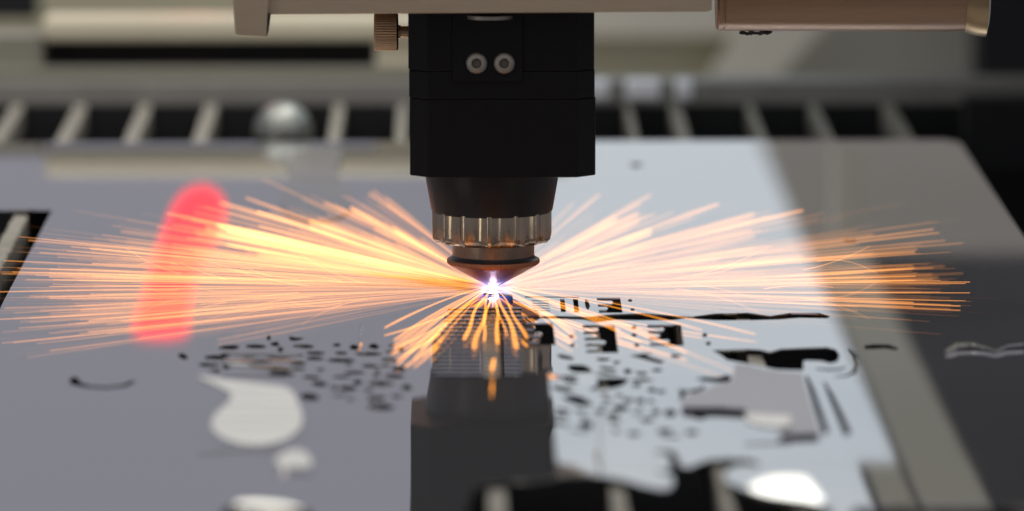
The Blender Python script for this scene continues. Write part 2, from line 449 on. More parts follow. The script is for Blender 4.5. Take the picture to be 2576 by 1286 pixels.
holes.append(ell(676, 850, 5, 7, 12)); holes.append(smooth_loop([(728, 846), (742, 849), (762, 850), (758, 855), (735, 858), (728, 853)], 2))
# freshly cut rectangle under the nozzle
holes.append([(1216, 738), (1244, 738), (1246, 750), (1216, 750)])
holes.append([(1256, 741), (1289, 741), (1291, 764), (1276, 763), (1274, 752), (1256, 750)])
# stack of slots already cut in front of the nozzle
for k in range(18):
    y = 773 + k * 9.8; e = 7 * math.sin(k * 1.9)
    holes.append([(1128 - k * 2.4 + e, y), (1312, y), (1312, y + 8.3), (1126 - k * 2.4 + e, y + 8.3)])
# small far mark
holes.append(ell(1600, 415, 16, 5)); holes.append(ell(2138, 606, 17, 4))

def bbox(p): return (min(a for a, b in p), max(a for a, b in p), min(b for a, b in p), max(b for a, b in p))
boxes = [bbox(p) for p in holes] + [(495, 765, 938, 1300), (690, 785, 1125, 1185), (1690, 2070, 900, 1090)]
sp_rnd = random.Random(5)
for (xa, xb, ya, yb, cnt) in ((540, 1030, 862, 1005, 46), (1395, 1780, 890, 1100, 60)):
    for k in range(cnt * 6):
        cx, cy = sp_rnd.uniform(xa, xb), sp_rnd.uniform(ya, yb); rx, ry = sp_rnd.uniform(8, 34), sp_rnd.uniform(3.0, 8.0)
        pts = [(cx + rx * sp_rnd.uniform(0.7, 1.2) * math.cos(t * math.pi / 5) + 3, cy + ry * sp_rnd.uniform(0.7, 1.2) * math.sin(t * math.pi / 5)) for t in range(10)]
        bb_ = bbox(pts)
        if any(bb_[0] < q[1] + 2 and bb_[1] > q[0] - 2 and bb_[2] < q[3] + 1.5 and bb_[3] > q[2] - 1.5 for q in boxes): continue
        boxes.append(bb_); holes.append(pts); cnt -= 1
        if cnt <= 0: break
ZS = 0.0
back_l = plane_z(-420, 362); back_r = plane_z(2410, 352)
cv = bpy.data.curves.new('sheet_outline', 'CURVE'); cv.dimensions = '2D'; cv.fill_mode = 'BOTH'
def add_poly(pts3):
    s = cv.splines.new('POLY'); s.points.add(len(pts3) - 1)
    for i, p in enumerate(pts3): s.points[i].co = (p[0], p[1], 0, 1)
    s.use_cyclic_u = True
fr = plane_z(2780, 1276)
right_x = 0.5 * (back_r.x + plane_z(2576, 612).x)
outer = [(-0.5, back_l.y), (back_r.x - 0.006, back_r.y), (back_r.x, back_r.y - 0.01), (right_x + 0.002, fr.y), (-0.5, plane_z(600, 1345).y)]
# the near edge runs a little closer to the viewer on the left half
outer = [(-0.5, back_l.y), (back_r.x - 0.006, back_r.y), (back_r.x, back_r.y - 0.012), (right_x, 0.0), (right_x + 0.003, fr.y), (plane_z(2150, 1276).x, fr.y), (plane_z(2120, 1345).x, plane_z(600, 1345).y), (-0.5, plane_z(600, 1345).y)]
add_poly(outer)
for hpoly in holes:
    add_poly([plane_z(x, y, 0) for x, y in hpoly])
cobj = bpy.data.objects.new('sheet_outline', cv); scene.collection.objects.link(cobj)
bpy.context.view_layer.update()
me = bpy.data.meshes.new_from_object(cobj.evaluated_get(bpy.context.evaluated_depsgraph_get()))
bpy.data.objects.remove(cobj); bpy.data.curves.remove(cv)
bm = bmesh.new(); bm.from_mesh(me)
bmesh.ops.remove_doubles(bm, verts=bm.verts[:], dist=1e-6)
# crease lines so the lettered part can spring up slightly beside the cut
x_a, x_b = plane_z(1384, 1010).x, plane_z(1520, 1010).x
def cut(co, no):
    g = bm.verts[:] + bm.edges[:] + bm.faces[:]
    bmesh.ops.bisect_plane(bm, geom=g, plane_co=co, plane_no=no, dist=1e-7)
xs = [x_a - 0.0002, x_a] + [x_a + (x_b - x_a) * k / 10 for k in range(1, 13)]
for x in xs: cut((x, 0, 0), (1, 0, 0))
y_n, y_f = plane_z(1400, 1225).y, plane_z(1400, 935).y
for k in range(15): cut((0, y_n + (y_f - y_n) * k / 14, 0), (0, 1, 0))
def spring(x, y):
    if x <= x_a - 0.0002 or x >= x_b: return 0.0
    t = (y - y_n) / (y_f - y_n)
    if t <= 0 or t >= 1: return 0.0
    e = min(1, t / 0.15, (1 - t) / 0.15); e = e * e * (3 - 2 * e)
    if x < x_a: s = (x - x_a + 0.0002) / 0.0002
    else:
        u = (x - x_a) / (x_b - x_a); s = (1 - u) ** 1.5
    return 0.0020 * e * s
for v in bm.verts: v.co.z = spring(v.co.x, v.co.y)
bmesh.ops.recalc_face_normals(bm, faces=bm.faces[:])
if sum(f.normal.z for f in bm.faces) < 0: bmesh.ops.reverse_faces(bm, faces=bm.faces[:])
# give the sheet its thickness
r = bmesh.ops.extrude_face_region(bm, geom=bm.faces[:])
dv = [g for g in r['geom'] if isinstance(g, bmesh.types.BMVert)]
for v in dv: v.co.z -= 0.0006
bmesh.ops.recalc_face_normals(bm, faces=bm.faces[:])
for f in bm.faces:
    f.smooth = False
    f.material_index = 1 if abs(f.normal.z) < 0.6 else 0
bm.to_mesh(me); bm.free()
me.materials.clear(); me.materials.append(M['sheet']); me.materials.append(M['cut_edge'])
sheet = bpy.data.objects.new('steel_sheet', me); link(sheet)
tag(sheet, 'thin polished brushed steel sheet with cut letters and shapes lying on the slatted bed', 'metal sheet')

# ------------------------------------------------------------------ laser head
def zr(row, Y=0.0): return plane_y(1240, row, Y).z
PX = 0.00015
head = empty('laser_head', (0, 0, 0))
tag(head, 'black laser cutting head with fluted steel collar and copper nozzle tip', 'laser head')
BY = -0.036       # front face of the block
def footprint(xa, xb, y0, y1, ch):
    return [(xa + ch, y0), (xb - ch, y0), (xb, y0 + ch), (xb, y1 - ch), (xb - ch, y1), (xa + ch, y1), (xa, y1 - ch), (xa, y0 + ch)]
bx = lambda x, row: plane_y(x, row, BY + 0.007).x
zb = [zr(447, BY), zr(251.5, BY), zr(250.5, BY), zr(180.7, BY), zr(179.5, BY), zr(20, BY)]
column('lower_block', footprint(bx(1031, 350), bx(1498, 350), BY, 0.036, 0.0068), zb[0], zb[1], M['black'], head, 0.0004)
column('middle_block', footprint(bx(1029, 215), bx(1496, 215), BY, 0.036, 0.0068), zb[2], zb[3], M['black'], head, 0.0004)
column('upper_block', footprint(bx(1027, 120), bx(1495, 120), BY, 0.036, 0.0068), zb[4], zb[5], M['black'], head, 0.0004)
column('seam_core', footprint(bx(1033, 215), bx(1493, 215), BY + 0.001, 0.034, 0.0068), zb[0] + 0.002, zb[5] - 0.002, M['void'], head)
a = plane_y(1139, 40, BY); b = plane_y(1315, 205, BY)
box('front_plate', a.x, b.x, BY - 0.0012, BY - 0.00005, b.z, zr(22, BY), M['black'], head, 0.0003)
# button-head screws with hexagon sockets
for cx in (1199, 1268.5):
    c = plane_y(cx, 159, BY - 0.0012)
    R = 0.0040
    prof = [(R, 0), (R, 0.0006), (R * 0.93, 0.0011), (R * 0.72, 0.0017), (R * 0.52, 0.0019), (R * 0.46, 0.0018), (R * 0.44, 0.0006)]
    s = lathe('screw', [(q, BY - 0.0012 - h) for q, h in prof], M['screw'], head, 40, c.x, c.z, 'Y', caps=False)
    hx = []
    for k in range(6):
        ang = math.pi / 3 * k
        hx.append((c.x + 0.47 * R * math.cos(ang), c.z + 0.47 * R * math.sin(ang)))
    hv = [(x, BY - 0.0012 - 0.00185, z) for x, z in hx] + [(x, BY - 0.0012 - 0.0007, z) for x, z in hx]
    hf = [(6, 7, 8, 9, 10, 11)] + [(k, (k + 1) % 6, 6 + (k + 1) % 6, 6 + k) for k in range(6)]
    so = mesh_obj('hex_socket', hv, hf, M['socket'], None, origin=(c.x, BY - 0.002, c.z))
    so.parent = s; so.location = Vector((c.x, BY - 0.002, c.z)) - s.location
# silver ring glimpsed under the carriage
lathe('washer', [(0.0090, zr(47, BY)), (0.0090, zr(38, BY))], M['screw'], head, 48, plane_y(1232, 42, BY).x, BY + 0.0020)
# knurled knob at the side
kx0, kx1 = plane_y(941, 82, -0.01).x, plane_y(1002, 82, -0.01).x
kz = zr(80, -0.01); kR = 47 * PX
def knurl(r_, h, a): return r_ * (1.0 - 0.035 * (0.5 + 0.5 * math.cos(a * 44)))
knob = lathe('knob', [(kR * 0.93, kx0), (kR, kx0 + 0.0006), (kR, kx1 - 0.0006), (kR * 0.92, kx1)], M['brass'], head, 264, -0.01, kz, 'X', rad=knurl)
st = lathe('stem', [(kR * 0.36, kx1 + 0.00005), (kR * 0.36, kx1 + 0.0008), (kR * 0.30, kx1 + 0.0009), (kR * 0.30, bx(1028, 82) + 0.001)], M['brass'], None, 40, -0.01, kz, 'X')
st.parent = knob; st.location = st.location - knob.location
# tapered black housing
ax = plane_y(1237.5, 560, 0).x
lathe('housing', [(150 * PX, zr(530)), (153 * PX, zr(524)), (166 * PX, zr(449)), (166 * PX, zb[0] + 0.001)], M['black2'], head, 96, ax, 0.0)
# fluted collar
def flute(r_, h, a):
    c = max(0.0, abs(math.cos(a * 7 + 0.35)) - 0.22) / 0.78
    return r_ * (1 - 0.075 * c ** 0.8) if r_ > 142 * PX else r_
lathe('collar', [(130 * PX, zr(607)), (143 * PX, zr(605)), (151 * PX, zr(596)), (152 * PX, zr(585)), (152 * PX, zr(527)), (150 * PX, zr(521)), (140 * PX, zr(520.5)), (139 * PX, zr(526))],
      M['collar'], head, 448, ax, 0.0, rad=flute, caps=True, sharp=50)
nx = plane_y(1241, 640, 0).x
lathe('neck', [(101 * PX, zr(650)), (103 * PX, zr(645)), (103.5 * PX, zr(604))], M['neck'], head, 96, nx, 0.0)
lathe('groove_ring', [(112 * PX, zr(654)), (113.2 * PX, zr(650.4)), (110 * PX, zr(648.4)), (105 * PX, zr(644)), (103 * PX, zr(640))], M['groove'], head, 96, nx, 0.0)
def fine_knurl(r_, h, a): return r_ * (1 - 0.012 * (0.5 + 0.5 * math.cos(a * 90))) if r_ > 105 * PX else r_
noz = lathe('nozzle', [(9 * PX, zr(719.2)), (17 * PX, zr(719)), (20 * PX, zr(716)), (104 * PX, zr(668.5)), (111 * PX, zr(664.5)), (116.5 * PX, zr(660)), (117 * PX, zr(655)), (116 * PX, zr(651)), (114 * PX, zr(650)), (112 * PX, zr(652.5))],
      M['copper'], head, 360, nx, 0.0, rad=fine_knurl, sharp=50)

# ------------------------------------------------------------------ carriage above the head
car = empty('carriage', (0, 0, zr(36, -0.05)))
tag(car, 'beige metal carriage plate holding the black laser head', 'machine carriage')
CY = -0.05
a = plane_y(622, 36, CY); b = plane_y(1791, 31, CY)
zt = zr(-90, CY)
pts = [(plane_y(600, 30, CY).x, zr(-90, CY)), (plane_y(600, 36, CY).x, zr(36, CY)), (b.x - 0.002, zr(31, CY)), (b.x, zr(27, CY)), (b.x, zr(-90, CY))]
prism('plate', pts, CY, 0.045, M['plate'], car, 0.0005)
hp = [plane_y(584, -30, CY), plane_y(592, 84, CY), plane_y(600, 88, CY), plane_y(672, 92, CY), plane_y(673, 37, CY), plane_y(680, -30, CY)]
prism('hook', [(p.x, p.z) for p in hp], CY - 0.003, CY + 0.012, M['plate'], car, 0.0006)
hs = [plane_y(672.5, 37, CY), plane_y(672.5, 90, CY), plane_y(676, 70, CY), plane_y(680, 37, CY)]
prism('hook_shade_strip', [(p.x, p.z) for p in hs], CY - 0.0028, CY + 0.010, M['void'], car).name = 'hook_shade'  # black strip for the shade beside the hook, not a separate part

# ------------------------------------------------------------------ tube at the side of the carriage
tube = empty('gas_tube', plane_y(2130, 80, 0.02)); tube.location.y = 0.02
tag(tube, 'brown copper coloured horizontal tube with brass end bracket beside the carriage', 'tube')
ty = 0.02; tr = 0.0150
x0, x1 = plane_y(1801, 40, ty).x, plane_y(2448, 40, ty).x
tz = zr(78, ty) + tr
lathe('barrel', [(tr * 0.93, x0), (tr, x0 + 0.0008), (tr, x0 + 0.0022), (tr * 0.975, x0 + 0.0024), (tr * 0.975, x0 + 0.0030), (tr, x0 + 0.0032), (tr * 1.02, x1 - 0.01), (tr * 1.0, x1)], M['cyl'], tube, 72, ty, tz, 'X')
lathe('end_bracket', [(tr * 1.03, x1 - 0.0035), (tr * 1.13, x1 + 0.0008), (tr * 1.16, x1 + 0.0045), (tr * 0.9, x1 + 0.0055)], M['bracket'], tube, 56, ty, tz, 'X')
bm = bmesh.new()
random.seed(11)
for k in range(16):
    c = plane_y(1868 + k * 4.6 + random.uniform(-3, 3), 80 + random.uniform(-1, 5), ty)
    bmesh.ops.create_icosphere(bm, subdivisions=1, radius=random.uniform(0.0004, 0.0010), matrix=Matrix.Translation((c.x, ty + random.uniform(-0.002, 0.002), c.z)) @ Matrix.Diagonal((1.6, 1, 0.9, 1)))
g = bm_obj('grime', bm, M['grime'], tube, origin=plane_y(1900, 84, ty)); g['kind'] = 'stuff'

# ------------------------------------------------------------------ structures behind the bed
col = empty('side_column', plane_y(2600, 340, 1.16))
tag(col, 'black upright machine column at the end of the bed', 'machine column')
def fb(name, xa, xb, ra, rb, Y, depth, mat, parent=None, bevel=0.0): return face_box(name, xa, xb, ra, rb, Y, depth, mat, parent, bevel)
fb('post', 2462, 3000, -60, 400, 1.16, 0.05, M['void'], col)
fb('void_side_sheet', 2430, 3000, 250, 430, 0.58, 0.02, M['void'], col)  # black sheet standing for the dark void beside the sheet

rear = empty('slotted_beam', plane_y(600, 200, 0.65))
tag(rear, 'cream rail over a long black slot in the frame behind the slats', 'machine frame')
fb('sill', -300, 1480, 176, 207, 0.63, 0.02, M['grey_olive'], rear)
fb('slot', 108, 944, 100, 200, 0.67, 0.01, M['void'], rear)
fb('upright', 946, 1440, 60, 180, 0.645, 0.02, M['cream'], rear)
fb('end_upright', -300, 106, 92, 190, 0.645, 0.03, M['grey_olive'], rear)
fb('rail', 105, 1440, 46, 104, 0.64, 0.028, M['cream'], rear, 0.003)
fb('back_panel', -300, 1440, -60, 140, 1.30, 0.02, M['olive'], rear)
fb('dark_corner', -300, 95, -60, 50, 1.10, 0.02, M['void'], rear)

cab = empty('rear_cabinet', plane_y(1900, 240, 1.2))
tag(cab, 'olive and cream panelled cabinet with a bright slanting fold behind the slats', 'machine cabinet')
fb('front_panel', 1442, 1870, 88, 240, 1.22, 0.02, M['olive'], cab)
fb('top_panel', 1442, 2060, -60, 90, 1.20, 0.02, M['pale'], cab)
fb('side_panel', 1900, 2452, 40, 232, 1.26, 0.02, M['side_tan'], cab)
fp = [plane_y(*p, 1.21) for p in ((1890, 40), (2085, 40), (2049, 83), (1924, 221), (1890, 236), (1745, 238), (1761, 221), (1845, 83))]
prism('slanting_fold', [(p.x, p.z) for p in fp], 1.195, 1.21, M['pale'], cab)
for (xa, xb) in ((1470, 1532), (1574, 1660), (1700, 1742)):
    o = fb('glint_block', xa, xb, 204, 252, 0.60, 0.012, M['white'], None, 0.0015)
    tag(o, 'small block on the end rail of the bed, white for a bright reflection', 'block', 'blocks standing for bright reflections on the end rail')

# ball transfer behind the sheet
bc = plane_y(712, 330, 0.50)
bt = empty('ball_transfer', (bc.x, bc.y, bc.z - 0.03))
tag(bt, 'polished steel ball in a cup at the far edge of the sheet', 'ball transfer')
R = 0.0135
lathe('ball', [(R * math.sin(math.pi * k / 24) + 1e-6, bc.z - R * math.cos(math.pi * k / 24)) for k in range(25)], M['ball'], bt, 48, bc.x, bc.y)
lathe('cup', [(R * 1.05, bc.z - R * 2.2), (R * 1.08, bc.z - R * 0.55), (R * 0.86, bc.z - R * 0.5)], M['slat'], bt, 48, bc.x, bc.y)

# ------------------------------------------------------------------ cut pieces lying on the sheet
def scrap(name, pts, base_row, tilt, mat, label, cat, roll=0.0, group=None, thick=0.0008, lift=0.0012):
    """flat offcut: picture outline laid on a plane hinged along base_row and rising away from the viewer"""
    cx = sum(p[0] for p in pts) / len(pts)
    o = plane_z(cx, base_row, lift)
    n = Matrix.Rotation(roll, 3, 'Y') @ (Matrix.Rotation(tilt, 3, 'X') @ Vector((0, 0, 1)))
    top = []
    for x, y in pts:
        d = ray(x, y); t = (o - CAM).dot(n) / d.dot(n); top.append(CAM + d * t)
    m = len(top)
    v = top + [p - n * thick for p in top]
    f = [tuple(range(m)), tuple(range(2 * m - 1, m - 1, -1))] + [(i, m + i, m + (i + 1) % m, (i + 1) % m) for i in range(m)]
    ob = mesh_obj(name, v, f, mat, None, origin=o)
    bmx = bmesh.new(); bmx.from_mesh(ob.data); bmesh.ops.recalc_face_normals(bmx, faces=bmx.faces[:]); bmx.to_mesh(ob.data); bmx.free()
    return tag(ob, label, cat, group)
T = math.radians
vase = smooth_loop([r6(*p) for p in ((1195, 340), (1380, 360), (1560, 382), (1735, 408), (1790, 480), (1825, 580), (1805, 660), (1720, 722), (1580, 755), (1440, 745), (1325, 700), (1280, 640), (1295, 575), (1375, 500), (1395, 450), (1330, 405))], 4)
scrap('steel_offcut', vase, 1119, T(11), M['scrap'], 'pale vase shaped piece tilted on the sheet for a bright dent below the spray of sparks', 'offcut')  # piece added in place of a dent reflecting bright light
scrap('steel_offcut', smooth_loop([r6(*p) for p in ((1665, 850), (1700, 805), (1780, 782), (1845, 800), (1880, 850), (1868, 886), (1790, 892), (1700, 882))], 3), 1177, T(9), M['scrap'],
      'small pale droplet shaped offcut next to the vase shaped piece', 'offcut')
scrap('steel_offcut', smooth_loop([(592, 1274), (600, 1264), (640, 1261), (690, 1264), (735, 1272), (758, 1284), (700, 1280), (640, 1276)], 3), 1284, T(12), M['scrap'],
      'pale crescent offcut at the rim of the opening near the sheet edge', 'offcut')
hot = smooth_loop([r9(*p) for p in ((1800, 852), (1880, 800), (1980, 770), (2120, 765), (2230, 780), (2290, 850), (2330, 905), (2345, 965), (2230, 940), (2150, 930), (2030, 915), (1900, 890))], 3)
scrap('steel_offcut', hot, 1266, T(13), M['scrap'], 'dazzling white rounded offcut catching an added light beside the big dark opening', 'offcut')
scrap('steel_sliver', [r6(*p) for p in ((1340, 264), (1440, 262), (1560, 272), (1660, 276), (1765, 288), (1740, 302), (1600, 292), (1480, 276))], 931, T(10), M['scrap'],
      'thin bright sliver lying among the spatter holes above the vase shaped piece', 'sliver')
scrap('steel_sliver', [r6(*p) for p in ((1335, 198), (1420, 188), (1560, 196), (1700, 192), (1830, 206), (1760, 216), (1600, 206), (1450, 208))], 896, T(6), M['scrap'],
      'long faint sliver among the spatter holes nearest the sparks', 'sliver')
grey = [r8(*p) for p in ((640, 512), (720, 522), (800, 542), (900, 556), (990, 560), (1020, 660), (1085, 872), (900, 880), (862, 870), (925, 842), (930, 790), (730, 775), (690, 745), (560, 735), (375, 735), (355, 700), (400, 672), (480, 650), (560, 615), (625, 600))]
scrap('dropped_plate', grey, r8(0, 885)[1], T(0.3), M['plate_grey'], 'loose grey cut-out plate under the hooked black figure', 'cut-out', lift=0.0016)
scrap('clear_strip', [r8(*p) for p in ((690, 768), (740, 772), (830, 778), (928, 780), (932, 836), (850, 842), (760, 832), (700, 812))], r8(0, 842)[1], T(11), M['scrap'],
      'bright jagged strip overlapping the loose grey plate', 'strip', lift=0.0030)
scrap('steel_offcut', smooth_loop([(722, 376), (800, 370), (858, 374), (850, 440), (888, 500), (872, 538), (800, 557), (728, 540), (704, 500), (728, 440)], 3), 557, T(0.25), M['scrap'],  # paler piece added for a faint reflection on the sheet
      'faint vase shaped piece laid flat for the reflection of the polished ball', 'offcut', thick=0.0003, lift=0.0005)
wave = [r8(*p) for p in ((1745, 440), (1800, 402), (1900, 398), (1960, 405), (2010, 428), (2060, 398), (2160, 390), (2160, 402), (2070, 412), (2015, 442), (1950, 418), (1890, 408), (1820, 414), (1770, 446))]
scrap('steel_sliver', wave, 884, T(3), M['scrap'], 'wavy thin sliver lying apart near the dark side of the sheet', 'sliver')
scrap('steel_sliver', [r9(*p) for p in ((678, 320), (686, 320), (704, 715), (696, 715))], r9(0, 715)[1], T(4), M['scrap'], 'straight hair thin sliver pointing away over the lettered part', 'sliver')
scrap('steel_sliver', [(700, 384), (735, 377), (772, 374), (772, 377), (738, 381), (704, 387)], 386, T(14), M['scrap'], 'tiny bright sliver in front of the polished ball', 'sliver')
scrap('steel_sliver', [(906, 815), (912, 818), (907, 845), (905, 873), (901, 873), (902, 843)], 873, T(4), M['scrap'], 'hair thin curved sliver under the edge of the sparks', 'sliver')

# ------------------------------------------------------------------ unseen overhead panels, added for the sheet to mirror
can = empty('reflection_canopy', (0.1, 1.0, HC))
tag(can, 'unseen panelled canopy added above the far end of the bed for the sheet to mirror', 'canopy')
zc = HC + 0.002
box('lamp_backing', -0.002, e1 + 0.001, yn - 0.004, yf + 0.01, zc, zc + 0.02, M['cream'], can)  # opaque backing added to block world light behind the area lamp
box('pale_strip', e1 + 0.0015, e2 + 0.001, over(2200, 1332, HC).y, ym, zc, zc + 0.012, M['grey_olive'], can)
box('near_backing', -0.002, 0.163, over(2200, 1332, HC).y, yn - 0.005, zc, zc + 0.012, M['cream'], can)  # same added blocker behind the near lamp
box('near_strip', 0.1645, e1, over(2200, 1332, HC).y, yn - 0.006, zc, zc + 0.012, M['grey_olive'], can)
box('dark_panel', e2 + 0.002, 0.62, over(2200, 1400, HC).y, ym, zc, zc + 0.012, M['void'], can)
box('far_panel', e1 + 0.0015, 0.62, ym + 0.002, yf + 0.01, zc, zc + 0.012, M['cream'], can)
a = mirror_y(2098, 372, 0.9); b = mirror_y(2172, 590, 0.9)
post = box('guide_post', a.x, b.x, 0.9, 0.92, a.z, min(b.z, HC), M['pale'])
tag(post, 'pale upright guide post mirrored near the dark side of the sheet', 'post')

# red signal lamp mirrored in the sheet
m, nt, bb = new_mat('red_lamp_lens')
bb.inputs['Base Color'].default_value = (0.6, 0.02, 0.03, 1)
bb.inputs['Emission Color'].default_value = (1.0, 0.05, 0.07, 1); bb.inputs['Emission Strength'].default_value = 1.7
M['red'] = m
YL = 0.72
path = [((500, 540), 72), ((470, 600), 66), ((445, 680), 58), ((425, 740), 60), ((405, 800), 84), ((400, 832), 88)]
lamp = empty('signal_lamp', mirror_y(470, 560, YL))
tag(lamp, 'red signal lamp whose glowing lens is mirrored in the sheet', 'signal lamp')
bm = bmesh.new(); rings = []
pp = [((508, 470), 12), ((507, 480), 38), ((503, 505), 60), ((497, 540), 70), ((478, 590), 70), ((452, 650), 62), ((432, 700), 56), ((418, 760), 58), ((406, 810), 66), ((404, 836), 68), ((404, 842), 40)]
for (c, w) in pp:
    p = mirror_y(c[0], c[1], YL); q = mirror_y(c[0] + w, c[1], YL); rr = (q - p).length
    rings.append([bm.verts.new((p.x + rr * math.cos(2 * math.pi * k / 32), p.y + rr * math.sin(2 * math.pi * k / 32), p.z)) for k in range(32)])
for i in range(len(rings) - 1):
    for k in range(32): bm.faces.new((rings[i][k], rings[i][(k + 1) % 32], rings[i + 1][(k + 1) % 32], rings[i + 1][k]))
bm.faces.new(rings[0][::-1]); bm.faces.new(rings[-1])
bm_obj('lens', bm, M['red'], lamp, smooth=True, origin=mirror_y(470, 560, YL))
p = mirror_y(440, 700, YL)
box('bracket', p.x - 0.006, p.x + 0.006, YL + 0.012, YL + 0.08, p.z - 0.006, p.z + 0.006, M['void'], lamp)

# ------------------------------------------------------------------ sparks
M['spark'] = glow_mat('hot_spark', (1.0, 0.355, 0.075), (1.0, 0.34, 0.04), 0.55)
M['spark_front'] = glow_mat('cooler_spark', (1.0, 0.34, 0.035), (1.0, 0.31, 0.012), 0.85)

def spark_geo(path, rads, heat, gain, verts, faces, cols, sides=4):
    """append one tapering filament along PATH"""
    base = len(verts); n = len(path)
    for i, p in enumerate(path):
        d = (path[min(n - 1, i + 1)] - path[max(0, i - 1)]).normalized()
        s = d.cross(Vector((0, 0, 1)))
        if s.length < 1e-5: s = Vector((1, 0, 0))
        s.normalize(); u = s.cross(d)
        for k in range(sides):
            a = 2 * math.pi * (k + 0.5) / sides
            verts.append(p + (s * math.cos(a) + u * math.sin(a)) * rads[i]); cols.append((heat[i], gain[i], 0, 1))
    for i in range(n - 1):
        for k in range(sides):
            a = base + i * sides + k; b = base + i * sides + (k + 1) % sides
            faces.append((a, b, b + sides, a + sides))
    faces.append(tuple(base + k for k in range(sides))[::-1]); faces.append(tuple(base + (n - 1) * sides + k for k in range(sides)))

def spark_mesh(name, verts, faces, cols, mat):
    me = bpy.data.meshes.new(name); me.from_pydata([tuple(v) for v in verts], [], faces); me.update()
    me.attributes.new('heat', 'FLOAT', 'POINT').data.foreach_set('value', [c[0] for c in cols])
    me.attributes.new('gain', 'FLOAT', 'POINT').data.foreach_set('value', [c[1] for c in cols])
    me.materials.append(mat)
    return link(bpy.data.objects.new(name, me))

rnd = random.Random(27)
ORG = Vector((0, 0, 0.0006))
def straight(phi, el, r0, r1, droop, wob, n=8):
    d = Vector((math.cos(phi) * math.cos(el), math.sin(phi) * math.cos(el), math.sin(el)))
    side = Vector((-math.sin(phi), math.cos(phi), 0)); out = []
    for i in range(n):
        t = i / (n - 1); r = r0 + (r1 - r0) * t
        p = ORG + d * r + side * (wob * t * t) - Vector((0, 0, droop * (r / 0.2) ** 2))
        if p.z < 0.0008: p.z = 0.0008
        out.append(p)
    return out

sectors = [  # weight, phi range (deg), reach range (m), elevation max (deg), label, gain
    (34, (158, 207), (0.07, 0.19), 5.0, 'long glowing orange spark flying level from the nozzle towards the red reflection', 0.74),
    (21, (126, 162), (0.06, 0.20), 4.2, 'soft wide orange spark flying back past the nozzle towards the polished ball', 0.44),
    (12, (102, 128), (0.07, 0.21), 3.6, 'short looking blurred spark fanning out behind the nozzle collar', 1.0),
    (17, (24, 80), (0.07, 0.21), 3.6, 'soft peach spark flying back over the bright part of the sheet', 0.7),
    (16, (-22, 25), (0.07, 0.182), 3.2, 'thin orange spark flying level over the cut letters', 0.9),
    (2, (-46, -22), (0.09, 0.16), 1.0, 'orange spark skimming over the cut letters towards the near opening', 0.9),
    (7, (203, 234), (0.06, 0.18), 1.6, 'orange spark skimming towards the pale vase shaped piece', 0.8),
]
tot = sum(s[0] for s in sectors)
N_ALL = 1150; N_OWN = 300
every = []
for (w, ph, rr, emax, lab, gn) in sectors:
    cnt = round(N_ALL * w / tot)
    for k in range(cnt):
        phi = math.radians(rnd.uniform(*ph)); el = math.radians(emax * rnd.random() ** 1.1 + 0.2)
        u = rnd.random()
        r1 = rr[0] + (rr[1] - rr[0]) * (u ** 0.8)
        if rnd.random() < 0.07: r1 *= 1.16
        r0 = 0.002 if rnd.random() < 0.6 else rnd.uniform(0.004, r1 * 0.45)
        every.append((r1 - r0, phi, el, r0, r1, lab, gn))
for k in range(30):                       # the short burst standing up beside the collar
    r1 = rnd.uniform(0.13, 0.215)
    every.append((r1 - 0.002, math.radians(rnd.uniform(103, 127)), math.radians(rnd.uniform(0.6, 4.4)), 0.002, r1, sectors[2][4], rnd.uniform(1.1, 2.1)))
every.sort(key=lambda e: -e[0])
sv, sf, sc_ = [], [], []
for i, (ln, phi, el, r0, r1, lab, gn) in enumerate(every):
    path = straight(phi, el, r0, r1, rnd.uniform(0.0, 0.004), rnd.uniform(-0.003, 0.003))
    rb = rnd.uniform(0.00012, 0.00024) * (1.0 + 2.2 * max(0.0, math.sin(phi)) ** 1.6)
    n = len(path)
    rads = [rb * (0.45 + 0.65 * (j / (n - 1))) for j in range(n)]
    rads[-1] *= 0.55
    h = [min(1, (r0 + (r1 - r0) * j / (n - 1)) / 0.2) for j in range(n)]
    gg = gn * min(0.8, 0.056 * math.exp(rnd.gauss(0, 1.05)))
    if i >= N_OWN: gg *= 0.5
    elif i % 5 == 0:
        gg = gn * rnd.uniform(0.15, 0.30); rads = [q * rnd.uniform(1.5, 2.0) for q in rads]
    else: gg *= 0.85
    gain = [gg * (0.55 + 2.2 * min(1.2, (r0 + (r1 - r0) * j / (n - 1)) / 0.17) ** 1.5) for j in range(n)]
    if i < N_OWN:
        v, f, c = [], [], []
        spark_geo(path, rads, h, gain, v, f, c)
        o = spark_mesh('spark', v, f, c, M['spark'])
        tag(o, lab, 'spark', 'sparks thrown out from the cutting point')
    else:
        spark_geo(path, rads, h, gain, sv, sf, sc_)
o = spark_mesh('spark_spray', sv, sf, sc_, M['spark'])
tag(o, 'dense spray of short orange sparks around the nozzle tip', 'sparks', kind='stuff')

